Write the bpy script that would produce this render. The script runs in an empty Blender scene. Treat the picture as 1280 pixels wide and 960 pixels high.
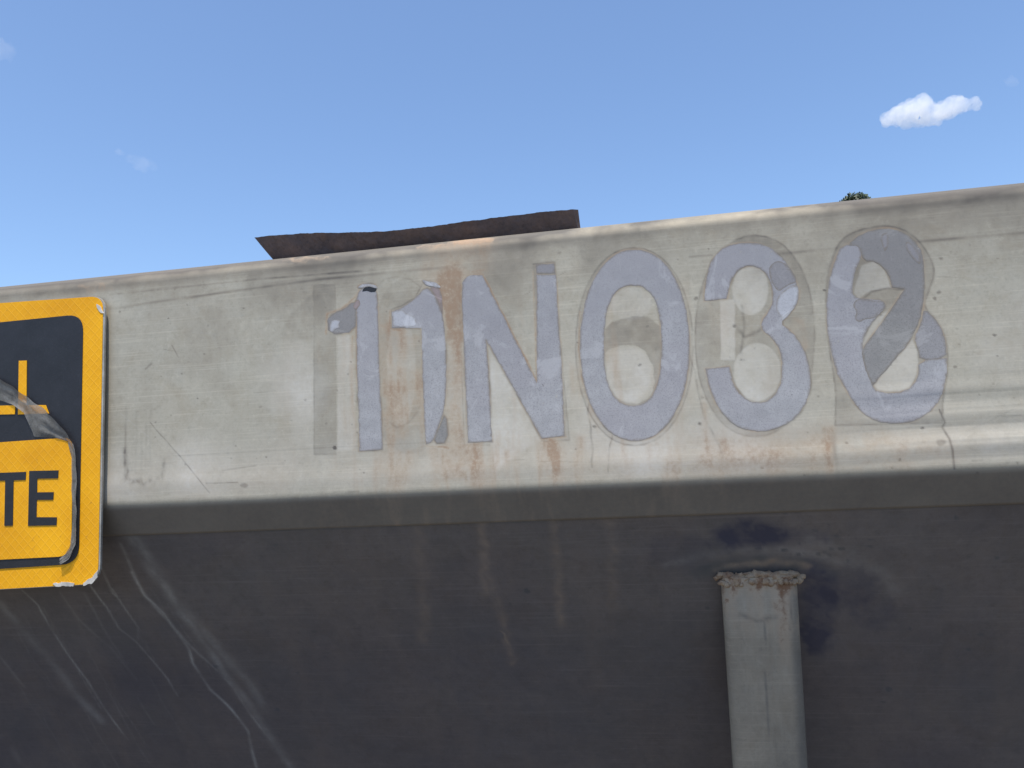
import bpy, bmesh, math, random
import numpy as np
from mathutils import Vector, Matrix, noise as mnoise
from mathutils.geometry import tessellate_polygon

# ------------------------------------------------------------ camera, sky, sun
S = bpy.context.scene
COL = S.collection
CAM = np.array([0.0, -0.62, 1.75])
FPX = 1000.0
YAW, PITCH, ROLL = math.radians(-10.5), math.radians(7.25), math.radians(-2.5)
fw = np.array([math.sin(YAW)*math.cos(PITCH), math.cos(YAW)*math.cos(PITCH), math.sin(PITCH)])
r0 = np.array([math.cos(YAW), -math.sin(YAW), 0.0]); u0 = np.cross(r0, fw)
rt = math.cos(ROLL)*r0 + math.sin(ROLL)*u0
up = -math.sin(ROLL)*r0 + math.cos(ROLL)*u0
cd = bpy.data.cameras.new('camera'); cam = bpy.data.objects.new('camera', cd); COL.objects.link(cam)
m = Matrix.Identity(4)
for i in range(3):
    m[i][0] = rt[i]; m[i][1] = up[i]; m[i][2] = -fw[i]; m[i][3] = CAM[i]
cam.matrix_world = m
cd.sensor_width = 36; cd.lens = 36*FPX/1280; cd.clip_start = 0.02; cd.clip_end = 8000
S.camera = cam

SUN_EL, SUN_AZ = math.radians(75), math.radians(-176)      # azimuth from +Y, clockwise to +X
w = bpy.data.worlds.new('World'); S.world = w; w.use_nodes = True
wn = w.node_tree.nodes; bg = wn['Background']
sky = wn.new('ShaderNodeTexSky'); sky.sky_type = 'NISHITA'; sky.sun_disc = False
sky.sun_elevation = SUN_EL; sky.sun_rotation = SUN_AZ
sky.air_density = 1.0; sky.dust_density = 0.9; sky.ozone_density = 5.0; sky.altitude = 0
w.node_tree.links.new(sky.outputs[0], bg.inputs[0]); bg.inputs[1].default_value = 0.15
sd = bpy.data.lights.new('sun', 'SUN'); sd.energy = 4.6; sd.angle = math.radians(0.53); sd.color = (1, 0.93, 0.82)
sun = bpy.data.objects.new('sun', sd); COL.objects.link(sun)
sv = Vector((math.sin(SUN_AZ)*math.cos(SUN_EL), math.cos(SUN_AZ)*math.cos(SUN_EL), math.sin(SUN_EL)))
sun.rotation_euler = sv.to_track_quat('Z', 'Y').to_euler()
S.view_settings.view_transform = 'Standard'; S.view_settings.look = 'None'
S.view_settings.exposure = 0.5; S.view_settings.gamma = 1
S.cycles.volume_bounces = 8

# ------------------------------------------------------------ helpers
rng = np.random.default_rng(7); random.seed(7)
def ray(px, py):
    return fw + rt*(px-640)/FPX - up*(py-480)/FPX
def W(px, py, y=0.0):
    """point of the photograph carried onto the upright wall plane at depth y -> (x, z)"""
    d = ray(px, py); k = (y-CAM[1])/d[1]; p = CAM + d*k
    return np.array([p[0], p[2]])
def Wl(pts, y=0.0): return np.array([W(a, b, y) for a, b in pts])
def at(px, py, dist):
    d = ray(px, py); return Vector(CAM + d/np.linalg.norm(d)*dist)

ZT = W(640, 289)[1]; ZB = W(640, 604)[1]
RT, RB, TILT = 0.013, 0.018, math.radians(30)
PDIR = np.array([math.sin(TILT), -math.cos(TILT)])          # down the sloping panel, (y, z)
PY0 = RB*(1-math.cos(TILT)); PZ0 = ZB - RB*math.sin(TILT)   # where the slope begins
def Pn(px, py, off=0.0015):
    """photo point carried onto the sloping panel -> (x, s)"""
    n = np.array([0, -math.cos(TILT), -math.sin(TILT)])
    p0 = np.array([0, PY0, PZ0]) - n*off
    d = ray(px, py); k = ((p0-CAM)@n)/(d@n); p = CAM + d*k
    return np.array([p[0], (p[1]-p0[1])*PDIR[0] + (p[2]-p0[2])*PDIR[1]])
LIP = float(Pn(640, 651)[1])
def Pl(pts): return np.array([Pn(a, b) for a, b in pts])

def link(name, me, mat=None, parent=None):
    o = bpy.data.objects.new(name, me); COL.objects.link(o)
    if mat and me: me.materials.append(mat)
    if parent:
        o.parent = parent
        if parent.get('world_built'): o.matrix_parent_inverse = Matrix.Translation(-parent.location)   # parts modelled at their real place
    return o
def tag(o, label=None, cat=None, group=None, kind=None):
    for k, v in (('label', label), ('category', cat), ('group', group), ('kind', kind)):
        if v: o[k] = v
    return o
def empty(name, loc=(0, 0, 0)):
    o = bpy.data.objects.new(name, None); COL.objects.link(o); o.location = loc; o.empty_display_size = .1; return o
def vnoise(x, y, seed, scale):
    """smooth 2-D value noise, -1..1, numpy"""
    g = np.random.default_rng(seed).uniform(-1, 1, (257, 257))
    u, v = np.asarray(x)/scale + 97.3, np.asarray(y)/scale + 41.7
    iu, iv = np.floor(u).astype(int), np.floor(v).astype(int)
    fu, fv = u-iu, v-iv; fu = fu*fu*(3-2*fu); fv = fv*fv*(3-2*fv)
    a = g[iu % 256, iv % 256]; b = g[(iu+1) % 256, iv % 256]; c = g[iu % 256, (iv+1) % 256]; d = g[(iu+1) % 256, (iv+1) % 256]
    return (a*(1-fu)+b*fu)*(1-fv) + (c*(1-fu)+d*fu)*fv
def fbm(x, y, seed, scale, oct=4):
    r = 0; a = 1; t = 0
    for i in range(oct):
        r = r + a*vnoise(x, y, seed+i*13, scale/2**i); t += a; a *= .55
    return r/t*1.6
def sm(e0, e1, v):
    t = np.clip((v-e0)/(e1-e0), 0, 1); return t*t*(3-2*t)
def seg_dist(X, Y, pts, closed=False):
    d = np.full(X.shape, 1e9); n = len(pts)
    for i in range(n if closed else n-1):
        a = pts[i]; b = pts[(i+1) % n]; ab = b-a; L = ab@ab + 1e-12
        t = np.clip(((X-a[0])*ab[0] + (Y-a[1])*ab[1])/L, 0, 1)
        d = np.minimum(d, np.hypot(X-a[0]-t*ab[0], Y-a[1]-t*ab[1]))
    return d
def inside(X, Y, pts):
    r = np.zeros(X.shape, bool); n = len(pts)
    for i in range(n):
        a = pts[i]; b = pts[(i+1) % n]
        if a[1] == b[1]: continue
        c = ((a[1] > Y) != (b[1] > Y)) & (X < (b[0]-a[0])*(Y-a[1])/(b[1]-a[1]) + a[0])
        r ^= c
    return r
class Paint:
    """marks (stains, scratches, residue, some painted light and shade) that lie on a sheet, at fixed places of that sheet"""
    def __init__(s, X, Y, names):
        s.X, s.Y = X, Y; s.c = {n: np.zeros(X.shape) for n in names}
    def win(s, pts, pad):
        lo = pts.min(0)-pad; hi = pts.max(0)+pad
        return (s.X > lo[0]) & (s.X < hi[0]) & (s.Y > lo[1]) & (s.Y < hi[1])
    def put(s, n, k, v, mode='add'):
        c = s.c[n]
        if mode == 'add': c[k] += v
        else: c[k] = np.maximum(c[k], v)
    def stroke(s, n, pts, wd, amp, rough=.5, mode='max', seed=1, wob=0.0, ns=.006):
        pts = np.asarray(pts); k = s.win(pts, wd*4+wob*2); X, Y = s.X[k], s.Y[k]
        if X.size == 0: return
        if wob: X = X + wob*vnoise(X, Y, seed+5, ns*1.5); Y = Y + wob*vnoise(X, Y, seed+9, ns*1.5)
        d = seg_dist(X, Y, pts); v = np.exp(-(d/wd)**2)
        v *= np.clip(1 + rough*fbm(X, Y, seed, ns), 0, 2)
        s.put(n, k, amp*v, mode)
    def fill(s, n, pts, soft, amp, rough=.3, mode='max', seed=1, wob=.0005, holes=(), ns=.01):
        pts = np.asarray(pts); k = s.win(pts, soft*3+wob*2); X, Y = s.X[k], s.Y[k]
        if X.size == 0: return
        X = X + wob*vnoise(X, Y, seed+5, .004); Y = Y + wob*vnoise(X, Y, seed+9, .004)
        ins = inside(X, Y, pts); d = seg_dist(X, Y, pts, True)
        for h in holes:
            ih = inside(X, Y, h); ins &= ~ih; d = np.minimum(d, seg_dist(X, Y, h, True))
        v = sm(-soft, soft, np.where(ins, d, -d)) * np.clip(1 + rough*fbm(X, Y, seed, ns), 0, 2)
        s.put(n, k, amp*v, mode)
    def streak(s, n, x, y0, y1, wd, amp, seed=1, drift=0.0, up=False):
        """a run of dirt or rust from y0 down to y1"""
        k = (abs(s.X-x) < wd*5+abs(drift)*2) & (s.Y < y0+.004) & (s.Y > y1-.004); X, Y = s.X[k], s.Y[k]
        if X.size == 0: return
        t = np.clip((y0-Y)/(y0-y1), 0, 1)
        xc = x + drift*t + wd*.6*vnoise(Y*0, Y, seed, .02)
        v = np.exp(-((X-xc)/(wd*(1-.35*t)))**2) * sm(-.02, .1, t)*(1-t)**.6*np.clip(1+.55*fbm(X*2.5, Y*.6, seed+2, .008), 0, 2)
        s.put(n, k, amp*v, 'add')

def grid_mesh(name, V, nu, nv, mats, cols=None, smooth=True, parent=None):
    """V: (nu*nv,3) verts, index i*nv+j"""
    me = bpy.data.meshes.new(name)
    i = np.arange(nu-1)[:, None]; j = np.arange(nv-1)[None, :]; a = i*nv+j
    F = np.stack([a, a+nv, a+nv+1, a+1], -1).reshape(-1, 4)
    me.vertices.add(len(V)); me.vertices.foreach_set('co', V.astype(np.float32).ravel())
    me.loops.add(F.size); me.loops.foreach_set('vertex_index', F.astype(np.int32).ravel())
    me.polygons.add(len(F)); me.polygons.foreach_set('loop_start', (np.arange(len(F))*4).astype(np.int32))
    me.polygons.foreach_set('loop_total', np.full(len(F), 4, np.int32))
    me.update(calc_edges=True)
    if smooth: me.polygons.foreach_set('use_smooth', np.ones(len(F), bool))
    if cols is not None:
        for nm, c in cols.items():
            at_ = me.attributes.new(nm, 'FLOAT', 'POINT'); at_.data.foreach_set('value', np.clip(c, 0, 1).astype(np.float32).ravel())
    me.validate()
    return link(name, me, mats, parent)

def resample(pts, step, closed=True):
    pts = [np.asarray(p, float) for p in pts]; out = []; n = len(pts)
    for i in range(n if closed else n-1):
        a, b = pts[i], pts[(i+1) % n]; k = max(1, int(np.linalg.norm(b-a)/step))
        for q in range(k): out.append(a+(b-a)*q/k)
    if not closed: out.append(pts[-1])
    return out
def smooth_poly(pts, it=2, keep=()):
    """Chaikin corner cutting of a closed outline; indexes in keep stay sharp"""
    P = [(np.asarray(p, float), i in keep) for i, p in enumerate(pts)]
    for _ in range(it):
        Q = []; n = len(P)
        for i in range(n):
            p, k = P[i]; a = P[i-1][0]; b = P[(i+1) % n][0]
            if k: Q.append((p, True))
            else: Q.append((p*.75+a*.25, False)); Q.append((p*.75+b*.25, False))
        P = Q
    return [p for p, _ in P]
def slab(name, loops, y_front, thick, mat, parent=None, rag=0.0, seed=0, step=.0015, bevel=0.0, smooth=False):
    """flat sheet in the wall plane: loops of (x,z), the first the outline, others holes"""
    L = []
    for q, lp in enumerate(loops):
        p = resample(lp, step) if rag else [np.asarray(a, float) for a in lp]
        if rag:
            A = np.array(p); A[:, 0] += rag*fbm(A[:, 0], A[:, 1], seed+q, .004, 3); A[:, 1] += rag*fbm(A[:, 0], A[:, 1], seed+31+q, .004, 3); p = list(A)
        L.append([Vector((a[0], y_front, a[1])) for a in p])
    tris = tessellate_polygon(L); flat = [v for l in L for v in l]; n = len(flat)
    verts = [tuple(v) for v in flat] + [(v.x, y_front+thick, v.z) for v in flat]
    faces = []
    for t in tris:
        a, b, c = (flat[i] for i in t); nn = (b-a).cross(c-a)
        if nn.length < 1e-14: continue
        t = tuple(t) if nn.y < 0 else tuple(reversed(t))
        faces.append(t); faces.append(tuple(i+n for i in reversed(t)))
    o = 0
    for l in L:
        k = len(l)
        for i in range(k):
            a, b = o+i, o+(i+1) % k; faces.append((a, b, b+n, a+n))
        o += k
    me = bpy.data.meshes.new(name); me.from_pydata(verts, [], faces); me.validate()
    bm = bmesh.new(); bm.from_mesh(me); bmesh.ops.recalc_face_normals(bm, faces=bm.faces); bm.to_mesh(me); bm.free()
    return link(name, me, mat, parent)
def box(bm, c, s, rot=None):
    r = bmesh.ops.create_cube(bm, size=1); M = Matrix.Translation(c) @ (rot or Matrix.Identity(4)) @ Matrix.Diagonal((*s, 1))
    bmesh.ops.transform(bm, matrix=M, verts=r['verts']); return r['verts']
def bmobj(name, bm, mat, parent=None, smooth=False, bev=0):
    if bev: bmesh.ops.bevel(bm, geom=list(bm.edges), offset=bev, segments=2, affect='EDGES', profile=.6)
    me = bpy.data.meshes.new(name); bm.to_mesh(me); bm.free()
    if smooth:
        for p in me.polygons: p.use_smooth = True
    return link(name, me, mat, parent)

# ------------------------------------------------------------ materials
class NT:
    def __init__(s, name):
        s.m = bpy.data.materials.new(name); s.m.use_nodes = True; s.t = s.m.node_tree; s.b = s.t.nodes['Principled BSDF']
        s.co = s.t.nodes.new('ShaderNodeTexCoord')
    def l(s, a, b): s.t.links.new(a, b)
    def n(s, k, **kw):
        o = s.t.nodes.new(k)
        for a, v in kw.items(): setattr(o, a, v)
        return o
    def set(s, k, v):
        if isinstance(v, (int, float, tuple)): s.b.inputs[k].default_value = v if not isinstance(v, tuple) else (*v, 1)[:4]
        else: s.l(v, s.b.inputs[k])
    def mapping(s, scale=(1, 1, 1), rot=(0, 0, 0)):
        p = s.n('ShaderNodeMapping'); p.inputs['Scale'].default_value = scale; p.inputs['Rotation'].default_value = rot
        s.l(s.co.outputs['Object'], p.inputs[0]); return p.outputs[0]
    def noise(s, scale, detail=4, rough=.6, vec=None, dist=0.0):
        p = s.n('ShaderNodeTexNoise'); p.inputs['Scale'].default_value = scale; p.inputs['Detail'].default_value = detail
        p.inputs['Roughness'].default_value = rough; p.inputs['Distortion'].default_value = dist
        s.l(vec if vec else s.co.outputs['Object'], p.inputs['Vector']); return p.outputs[0]
    def ramp(s, v, stops):
        p = s.n('ShaderNodeValToRGB'); e = p.color_ramp.elements
        while len(e) < len(stops): e.new(.5)
        for a, (t, c) in zip(e, stops): a.position = t; a.color = (*c, 1) if isinstance(c, tuple) else (c, c, c, 1)
        s.l(v, p.inputs[0]); return p.outputs[0]
    def mix(s, f, a, b, kind='MIX'):
        p = s.n('ShaderNodeMix', data_type='RGBA', blend_type=kind)
        for q, v in ((p.inputs[0], f), (p.inputs[6], a), (p.inputs[7], b)):
            if isinstance(v, (int, float)): q.default_value = v
            elif isinstance(v, tuple): q.default_value = (*v, 1)
            else: s.l(v, q)
        return p.outputs[2]
    def math(s, op, a, b=0.0, c=None, clamp=False):
        p = s.n('ShaderNodeMath', operation=op, use_clamp=clamp)
        for q, v in zip(p.inputs, (a, b, c)):
            if v is None: continue
            if isinstance(v, (int, float)): q.default_value = v
            else: s.l(v, q)
        return p.outputs[0]
    def attr(s, n):
        p = s.n('ShaderNodeAttribute'); p.attribute_name = n; return p.outputs['Fac']
    def bump(s, h, dist=.001, strength=1.0, prev=None):
        p = s.n('ShaderNodeBump'); p.inputs['Distance'].default_value = dist; p.inputs['Strength'].default_value = strength
        s.l(h, p.inputs['Height'])
        if prev is not None: s.l(prev, p.inputs['Normal'])
        s.l(p.outputs[0], s.b.inputs['Normal']); return p.outputs[0]

def sheet_metal(name, base, metallic, r_lo, r_hi, marks=True, warm=(.44, .40, .32), core_amt=.38):
    t = NT(name)
    big = t.noise(9, 5, .6); med = t.noise(55, 5, .65, dist=.4); fine = t.noise(420, 3, .7)
    vs = t.noise(1, 5, .65, t.mapping((260, 260, 16))); hs = t.noise(1, 4, .6, t.mapping((14, 200, 700)))
    c = t.mix(t.ramp(big, [(.36, 0.), (.66, 1.)]), tuple(v*.86 for v in base), base)
    c = t.mix(t.math('MULTIPLY', t.ramp(med, [(.45, 0.), (.72, 1.)]), .38), c, tuple(v*.62 for v in base))
    c = t.mix(t.math('MULTIPLY', t.ramp(vs, [(.5, 0.), (.78, 1.)]), .30), c, warm)
    c = t.mix(t.math('MULTIPLY', t.ramp(fine, [(.3, 1.), (.5, 0.)]), .22), c, tuple(v*.5 for v in base))
    grit = t.noise(150, 8, .78); blot = t.noise(28, 8, .72, dist=.8)
    c = t.mix(t.math('MULTIPLY', t.ramp(grit, [(.54, 0.), (.64, 1.)]), .30), c, tuple(v*.52 for v in base))
    c = t.mix(t.math('MULTIPLY', t.ramp(grit, [(.36, 1.), (.44, 0.)]), .22), c, tuple(min(1, v*1.35) for v in base))
    c = t.mix(t.math('MULTIPLY', t.ramp(blot, [(.52, 0.), (.62, 1.)]), .22), c, tuple(v*k_ for v, k_ in zip(base, (.66, .60, .52))))
    c = t.mix(t.math('MULTIPLY', t.ramp(hs, [(.54, 0.), (.72, 1.)]), .4), c, tuple(min(1, v*1.3) for v in base))
    rough = t.math('MULTIPLY_ADD', med, (r_hi-r_lo)*1.4, r_lo)
    rough = t.math('MULTIPLY_ADD', fine, .12, rough)
    met = metallic
    if marks:
        R_, G_, B_, U_ = t.attr('rust'), t.attr('dark'), t.attr('pale'), t.attr('blue')
        brk = t.ramp(t.noise(240, 4, .7), [(.3, .55), (.65, 1.)])
        c = t.mix(t.math('MULTIPLY', B_, brk), c, (.60, .59, .55))
        c = t.mix(G_, c, (.085, .082, .078))
        c = t.mix(U_, c, (.05, .052, .085))
        Rm = t.math('MULTIPLY', R_, t.ramp(t.noise(300, 4, .7), [(.25, .6), (.6, 1.)]))
        core = t.ramp(t.math('ADD', Rm, t.math('MULTIPLY', t.math('SUBTRACT', t.noise(150, 6, .75), .5), .9)), [(.38, 0.), (.78, 1.)])
        rc = t.mix(t.math('MULTIPLY', core, core_amt), (.44, .325, .225), (.19, .10, .055))
        c = t.mix(Rm, c, rc)
        k = t.math('MAXIMUM', Rm, G_); k = t.math('MAXIMUM', k, B_)
        met = t.math('MULTIPLY', t.math('SUBTRACT', 1.0, t.math('MULTIPLY', k, .75), clamp=True), metallic)
        rough = t.math('MULTIPLY_ADD', k, .25, rough)
    t.set('Base Color', c); t.set('Metallic', met); t.set('Roughness', rough)
    b1 = t.bump(med, .0003, .2); t.bump(t.math('ADD', fine, t.math('MULTIPLY', hs, .6)), .00012, .25, b1)
    return t.m
M_RAIL = sheet_metal('weathered_rail_metal', (.555, .505, .40), .55, .38, .56)
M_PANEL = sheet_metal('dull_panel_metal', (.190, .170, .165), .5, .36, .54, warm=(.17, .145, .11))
M_PLAIN = sheet_metal('plain_sheet_metal', (.36, .36, .35), .6, .4, .55, marks=False)

def vinyl_mat(name, base):
    t = NT(name)
    a = t.noise(60, 5, .65); f = t.noise(900, 3, .7); sp = t.noise(170, 3, .6); st = t.noise(1, 4, .6, t.mapping((300, 300, 22)))
    c = t.mix(t.ramp(a, [(.35, 0.), (.65, 1.)]), tuple(v*.80 for v in base), base)
    c = t.mix(t.math('MULTIPLY', t.ramp(t.noise(13, 3, .5), [(.42, 0.), (.58, 1.)]), .5), c, tuple(v*k_ for v, k_ in zip(base, (.80, .77, .80))))
    c = t.mix(t.math('MULTIPLY', t.ramp(st, [(.52, 0.), (.75, 1.)]), .30), c, tuple(v*.7 for v in base))
    c = t.mix(t.math('MULTIPLY', t.ramp(f, [(.34, 1.), (.5, 0.)]), .6), c, tuple(v*.5 for v in base))
    c = t.mix(t.ramp(sp, [(.24, 1.), (.29, 0.)]), c, (.16, .15, .15))
    cr_ = t.noise(34, 8, .8, dist=2.5)
    c = t.mix(t.math('MULTIPLY', t.ramp(cr_, [(.485, 0.), (.5, 1.), (.515, 0.)]), .30), c, tuple(v*.5 for v in base))
    sep = t.n('ShaderNodeSeparateXYZ'); t.l(t.co.outputs['Object'], sep.inputs[0])
    zz = t.math('ADD', sep.outputs[2], t.math('MULTIPLY', t.math('SUBTRACT', t.noise(22, 6, .7), .5), .10))
    wf = t.n('ShaderNodeMapRange'); wf.inputs['From Min'].default_value = W(800, 430)[1]; wf.inputs['From Max'].default_value = W(800, 350)[1]; t.l(zz, wf.inputs['Value'])
    c = t.mix(t.math('MULTIPLY', wf.outputs[0], .55), c, tuple(v*k_ for v, k_ in zip(base, (.80, .79, .82))))
    scf = t.noise(1, 6, .75, t.mapping((420, 420, 60), (0, math.radians(35), 0)))
    c = t.mix(t.math('MULTIPLY', t.ramp(scf, [(.60, 0.), (.70, 1.)]), .35), c, tuple(min(1, v*1.3) for v in base))
    ed = t.attr('rim_dirt'); en = t.noise(260, 5, .75)
    em = t.ramp(t.math('ADD', ed, t.math('MULTIPLY', t.math('SUBTRACT', en, .5), 1.1)), [(.50, 0.), (.95, 1.)])
    c = t.mix(t.math('MULTIPLY', em, .62), c, (.20, .165, .125))
    ch = t.noise(95, 6, .8)
    c = t.mix(t.math('MULTIPLY', t.ramp(ch, [(.64, 0.), (.68, 1.)]), .55), c, (.40, .37, .31))
    w_ = t.noise(24, 5, .7, dist=1.2)
    c = t.mix(t.math('MULTIPLY', t.ramp(w_, [(.56, 0.), (.62, 1.)]), .45), c, tuple(v*1.18 for v in base))
    t.set('Base Color', c); t.set('Roughness', t.math('MULTIPLY_ADD', a, .2, .42))
    t.b.inputs['Specular IOR Level'].default_value = .45
    b = t.bump(f, .0001, .3); t.bump(a, .0003, .25, b)
    return t.m
M_VINYL = vinyl_mat('lavender_grey_vinyl', (.405, .40, .408))
M_VOLD = vinyl_mat('aged_grey_vinyl', (.33, .32, .32))
M_RESID = vinyl_mat('adhesive_residue', (.30, .29, .275))
M_WHITE = vinyl_mat('white_vinyl_scrap', (.53, .54, .56))
M_PINK = vinyl_mat('rusty_vinyl_scrap', (.38, .31, .29))

def rust_mat(name, a_, b_, rough=.9, bump=.0015, sc=1.0):
    t = NT(name); n1 = t.noise(45*sc, 6, .7); n2 = t.noise(320*sc, 5, .75); n3 = t.noise(12*sc, 4, .6)
    c = t.mix(t.ramp(n1, [(.35, 0.), (.68, 1.)]), a_, b_)
    c = t.mix(t.math('MULTIPLY', t.ramp(n3, [(.5, 0.), (.7, 1.)]), .6), c, tuple(v*.55 for v in a_))
    c = t.mix(t.math('MULTIPLY', t.ramp(n2, [(.3, 1.), (.5, 0.)]), .5), c, tuple(v*.4 for v in a_))
    t.set('Base Color', c); t.set('Roughness', rough); t.set('Metallic', 0.)
    b = t.bump(n1, bump, .8); t.bump(n2, bump*.4, .8, b); return t.m
M_RUST = rust_mat('dark_rusty_steel', (.115, .090, .092), (.21, .14, .115))
M_WELD = rust_mat('crusty_weld_metal', (.40, .30, .20), (.17, .085, .045), .8, .001, 2.2)

def yellow_mat():
    t = NT('yellow_reflective_sheet')
    # fine diamond cells of retroreflective sheeting
    p1 = t.mapping((1, 1, 1), (0, math.radians(45), 0))
    sx = t.n('ShaderNodeSeparateXYZ'); t.l(p1, sx.inputs[0])
    def saw(v):
        f = t.math('FRACT', t.math('MULTIPLY', v, 165)); return t.math('ABSOLUTE', t.math('SUBTRACT', f, .5))
    g = t.math('MAXIMUM', saw(sx.outputs[0]), saw(sx.outputs[2]))
    line = t.ramp(g, [(.40, 0.), (.47, 1.)])
    n = t.noise(22, 5, .6); d = t.noise(300, 4, .7)
    c = t.mix(t.ramp(n, [(.3, 0.), (.7, 1.)]), (.74, .33, .004), (.90, .44, .008))
    c = t.mix(t.math('MULTIPLY', line, .10), c, (.95, .58, .12))
    c = t.mix(t.math('MULTIPLY', t.ramp(d, [(.26, 1.), (.38, 0.)]), .5), c, (.35, .17, .03))
    t.set('Base Color', c); t.set('Roughness', t.math('MULTIPLY_ADD', n, .2, .45)); t.b.inputs['Specular IOR Level'].default_value = .25
    t.bump(line, .0002, .3); return t.m
M_YEL = yellow_mat()
def simple(name, col, rough=.5, metallic=0.0, var=.3, sc=60):
    t = NT(name); n = t.noise(sc, 5, .65); f = t.noise(sc*9, 3, .7)
    c = t.mix(t.ramp(n, [(.3, 0.), (.7, 1.)]), tuple(v*(1-var) for v in col), tuple(min(1, v*(1+var)) for v in col))
    c = t.mix(t.math('MULTIPLY', t.ramp(f, [(.3, 1.), (.45, 0.)]), .3), c, tuple(min(1, v*1.6+.02) for v in col))
    t.set('Base Color', c); t.set('Roughness', rough); t.set('Metallic', metallic); t.bump(f, .0003, .3); return t.m
M_BLACK = simple('faded_black_print', (.013, .013, .017), .5)
M_ALU = simple('plate_edge_metal', (.42, .40, .36), .45, .5)
M_CHIP = simple('chipped_bare_edge', (.62, .58, .52), .5, .3)
def film_mat():
    t = NT('grimy_clear_film')
    n = t.noise(90, 6, .7, dist=.6); f = t.noise(500, 4, .7)
    c = t.mix(t.ramp(n, [(.3, 0.), (.7, 1.)]), (.15, .14, .125), (.27, .255, .23))
    t.set('Base Color', c); t.set('Roughness', .3)
    a = t.math('MULTIPLY_ADD', t.ramp(f, [(.35, 0.), (.7, 1.)]), .15, t.math('MULTIPLY_ADD', n, .5, .38), clamp=True)
    t.set('Alpha', a); t.bump(n, .0005, .4); return t.m
M_FILM = film_mat()

# ------------------------------------------------------------ ground
def ground():
    t = NT('dusty_gravel_ground'); a = t.noise(.35, 6, .6); b = t.noise(9, 6, .7); c_ = t.noise(90, 3, .7)
    c = t.mix(t.ramp(a, [(.35, 0.), (.65, 1.)]), (.075, .07, .062), (.12, .11, .096))
    c = t.mix(t.math('MULTIPLY', t.ramp(b, [(.35, 1.), (.6, 0.)]), .5), c, (.05, .046, .04))
    c = t.mix(t.math('MULTIPLY', t.ramp(c_, [(.55, 0.), (.7, 1.)]), .4), c, (.19, .175, .15))
    t.set('Base Color', c); t.set('Roughness', .95); t.bump(b, .02, .7)
    bm = bmesh.new(); bmesh.ops.create_grid(bm, x_segments=40, y_segments=40, size=3000)
    o = bmobj('ground', bm, t.m); tag(o, kind='structure')
ground()

# ------------------------------------------------------------ the container
skip = empty('metal_container', (0, .6, 0))
tag(skip, 'weathered bare metal container with overlapping peeling numerals along its folded top rail', 'container')
PAR = skip; skip['world_built'] = 1
def px_axis(lo, hi, step, far_lo, far_hi):
    mid = np.arange(lo, hi, step); a = [lo]; st = step*2
    while a[-1] > far_lo: a.append(a[-1]-st); st *= 1.35
    b = [mid[-1]+step]; st = step*2
    while b[-1] < far_hi: b.append(b[-1]+st); st *= 1.35
    a[-1] = far_lo; b[-1] = far_hi
    return np.array(a[1:][::-1] + list(mid) + b)
XL, XR = W(-15, 500)[0], W(1295, 500)[0]
END_L, END_R = -2.9, 2.3
xa = px_axis(XL, XR, .0008, END_L, END_R)

# rail profile, from the back of the top flange, over the rounded edge, down the face, round the bend, down the lip
prof = []   # y, z, v   (v = height on the unrolled face, = z on the flat)
for yy in np.linspace(.11, RT, 14)[:-1]: prof.append((yy, ZT, ZT+.5*math.pi*RT-RT+(yy-RT)))
for a in np.linspace(0, 90, 26):
    q = math.radians(a); prof.append((RT-RT*math.sin(q), ZT-RT+RT*math.cos(q), ZT-RT+RT*(math.pi/2-q)))
for zz in np.arange(ZT-RT-.0008, ZB, -.0008): prof.append((0, zz, zz))
v0 = ZB
for a in np.linspace(0, math.degrees(TILT), 9)[0:]:
    q = math.radians(a); prof.append((RB-RB*math.cos(q), ZB-RB*math.sin(q), v0-RB*q))
vb = v0-RB*TILT
for s_ in np.arange(.0012, LIP-.0004, .0012): prof.append((PY0+PDIR[0]*s_, PZ0+PDIR[1]*s_, vb-s_))
prof.append((PY0+PDIR[0]*(LIP+.0004)+.002, PZ0+PDIR[1]*(LIP+.0004), vb-LIP-.001))
prof = np.array(prof); nv = len(prof); nu = len(xa)
X = np.repeat(xa, nv).reshape(nu, nv); Y = np.tile(prof[:, 0], (nu, 1)); Z = np.tile(prof[:, 1], (nu, 1)); V = np.tile(prof[:, 2], (nu, 1))
face = sm(ZB-.002, ZB+.02, Z)*sm(ZT-.004, ZT-.03, Z)
# hammered unevenness of thin sheet; horizontal ripples at the right near the bend
dy = .0008*fbm(X, V, 3, .20, 2) + .00007*fbm(X, V, 5, .045, 2)
xr = W(1180, 520)[0]; zr1, zr2 = W(1230, 480)[1], W(1230, 590)[1]
rip = sm(xr-.12, xr+.01, X)*sm(zr2-.012, zr2+.02, V)*sm(zr1+.012, zr1-.008, V)
dy += rip*.00026*np.sin((V-ZB)/.0195*2*math.pi + 1.2*vnoise(X, V*0, 8, .08))
dy += rip*.00008*np.maximum(0, np.sin((V-ZB)/.0115*2*math.pi + 1.0*vnoise(X, V*0, 18, .08)))**4
# creases below the rounded edge, their shading painted as dark strokes
ln1 = np.array([W(-40, 389), W(150, 385), W(400, 350), W(560, 335)]); ln2 = np.array([W(930, 322), W(1040, 312), W(1150, 303), W(1320, 289)])
# low swelling just above the bend
dy -= .0007*np.exp(-((V-ZB-.012-.004*vnoise(X, V*0, 77, .2))/.008)**2)*(.45+.8*sm(W(650, 500)[0], W(1150, 500)[0], X))
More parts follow.
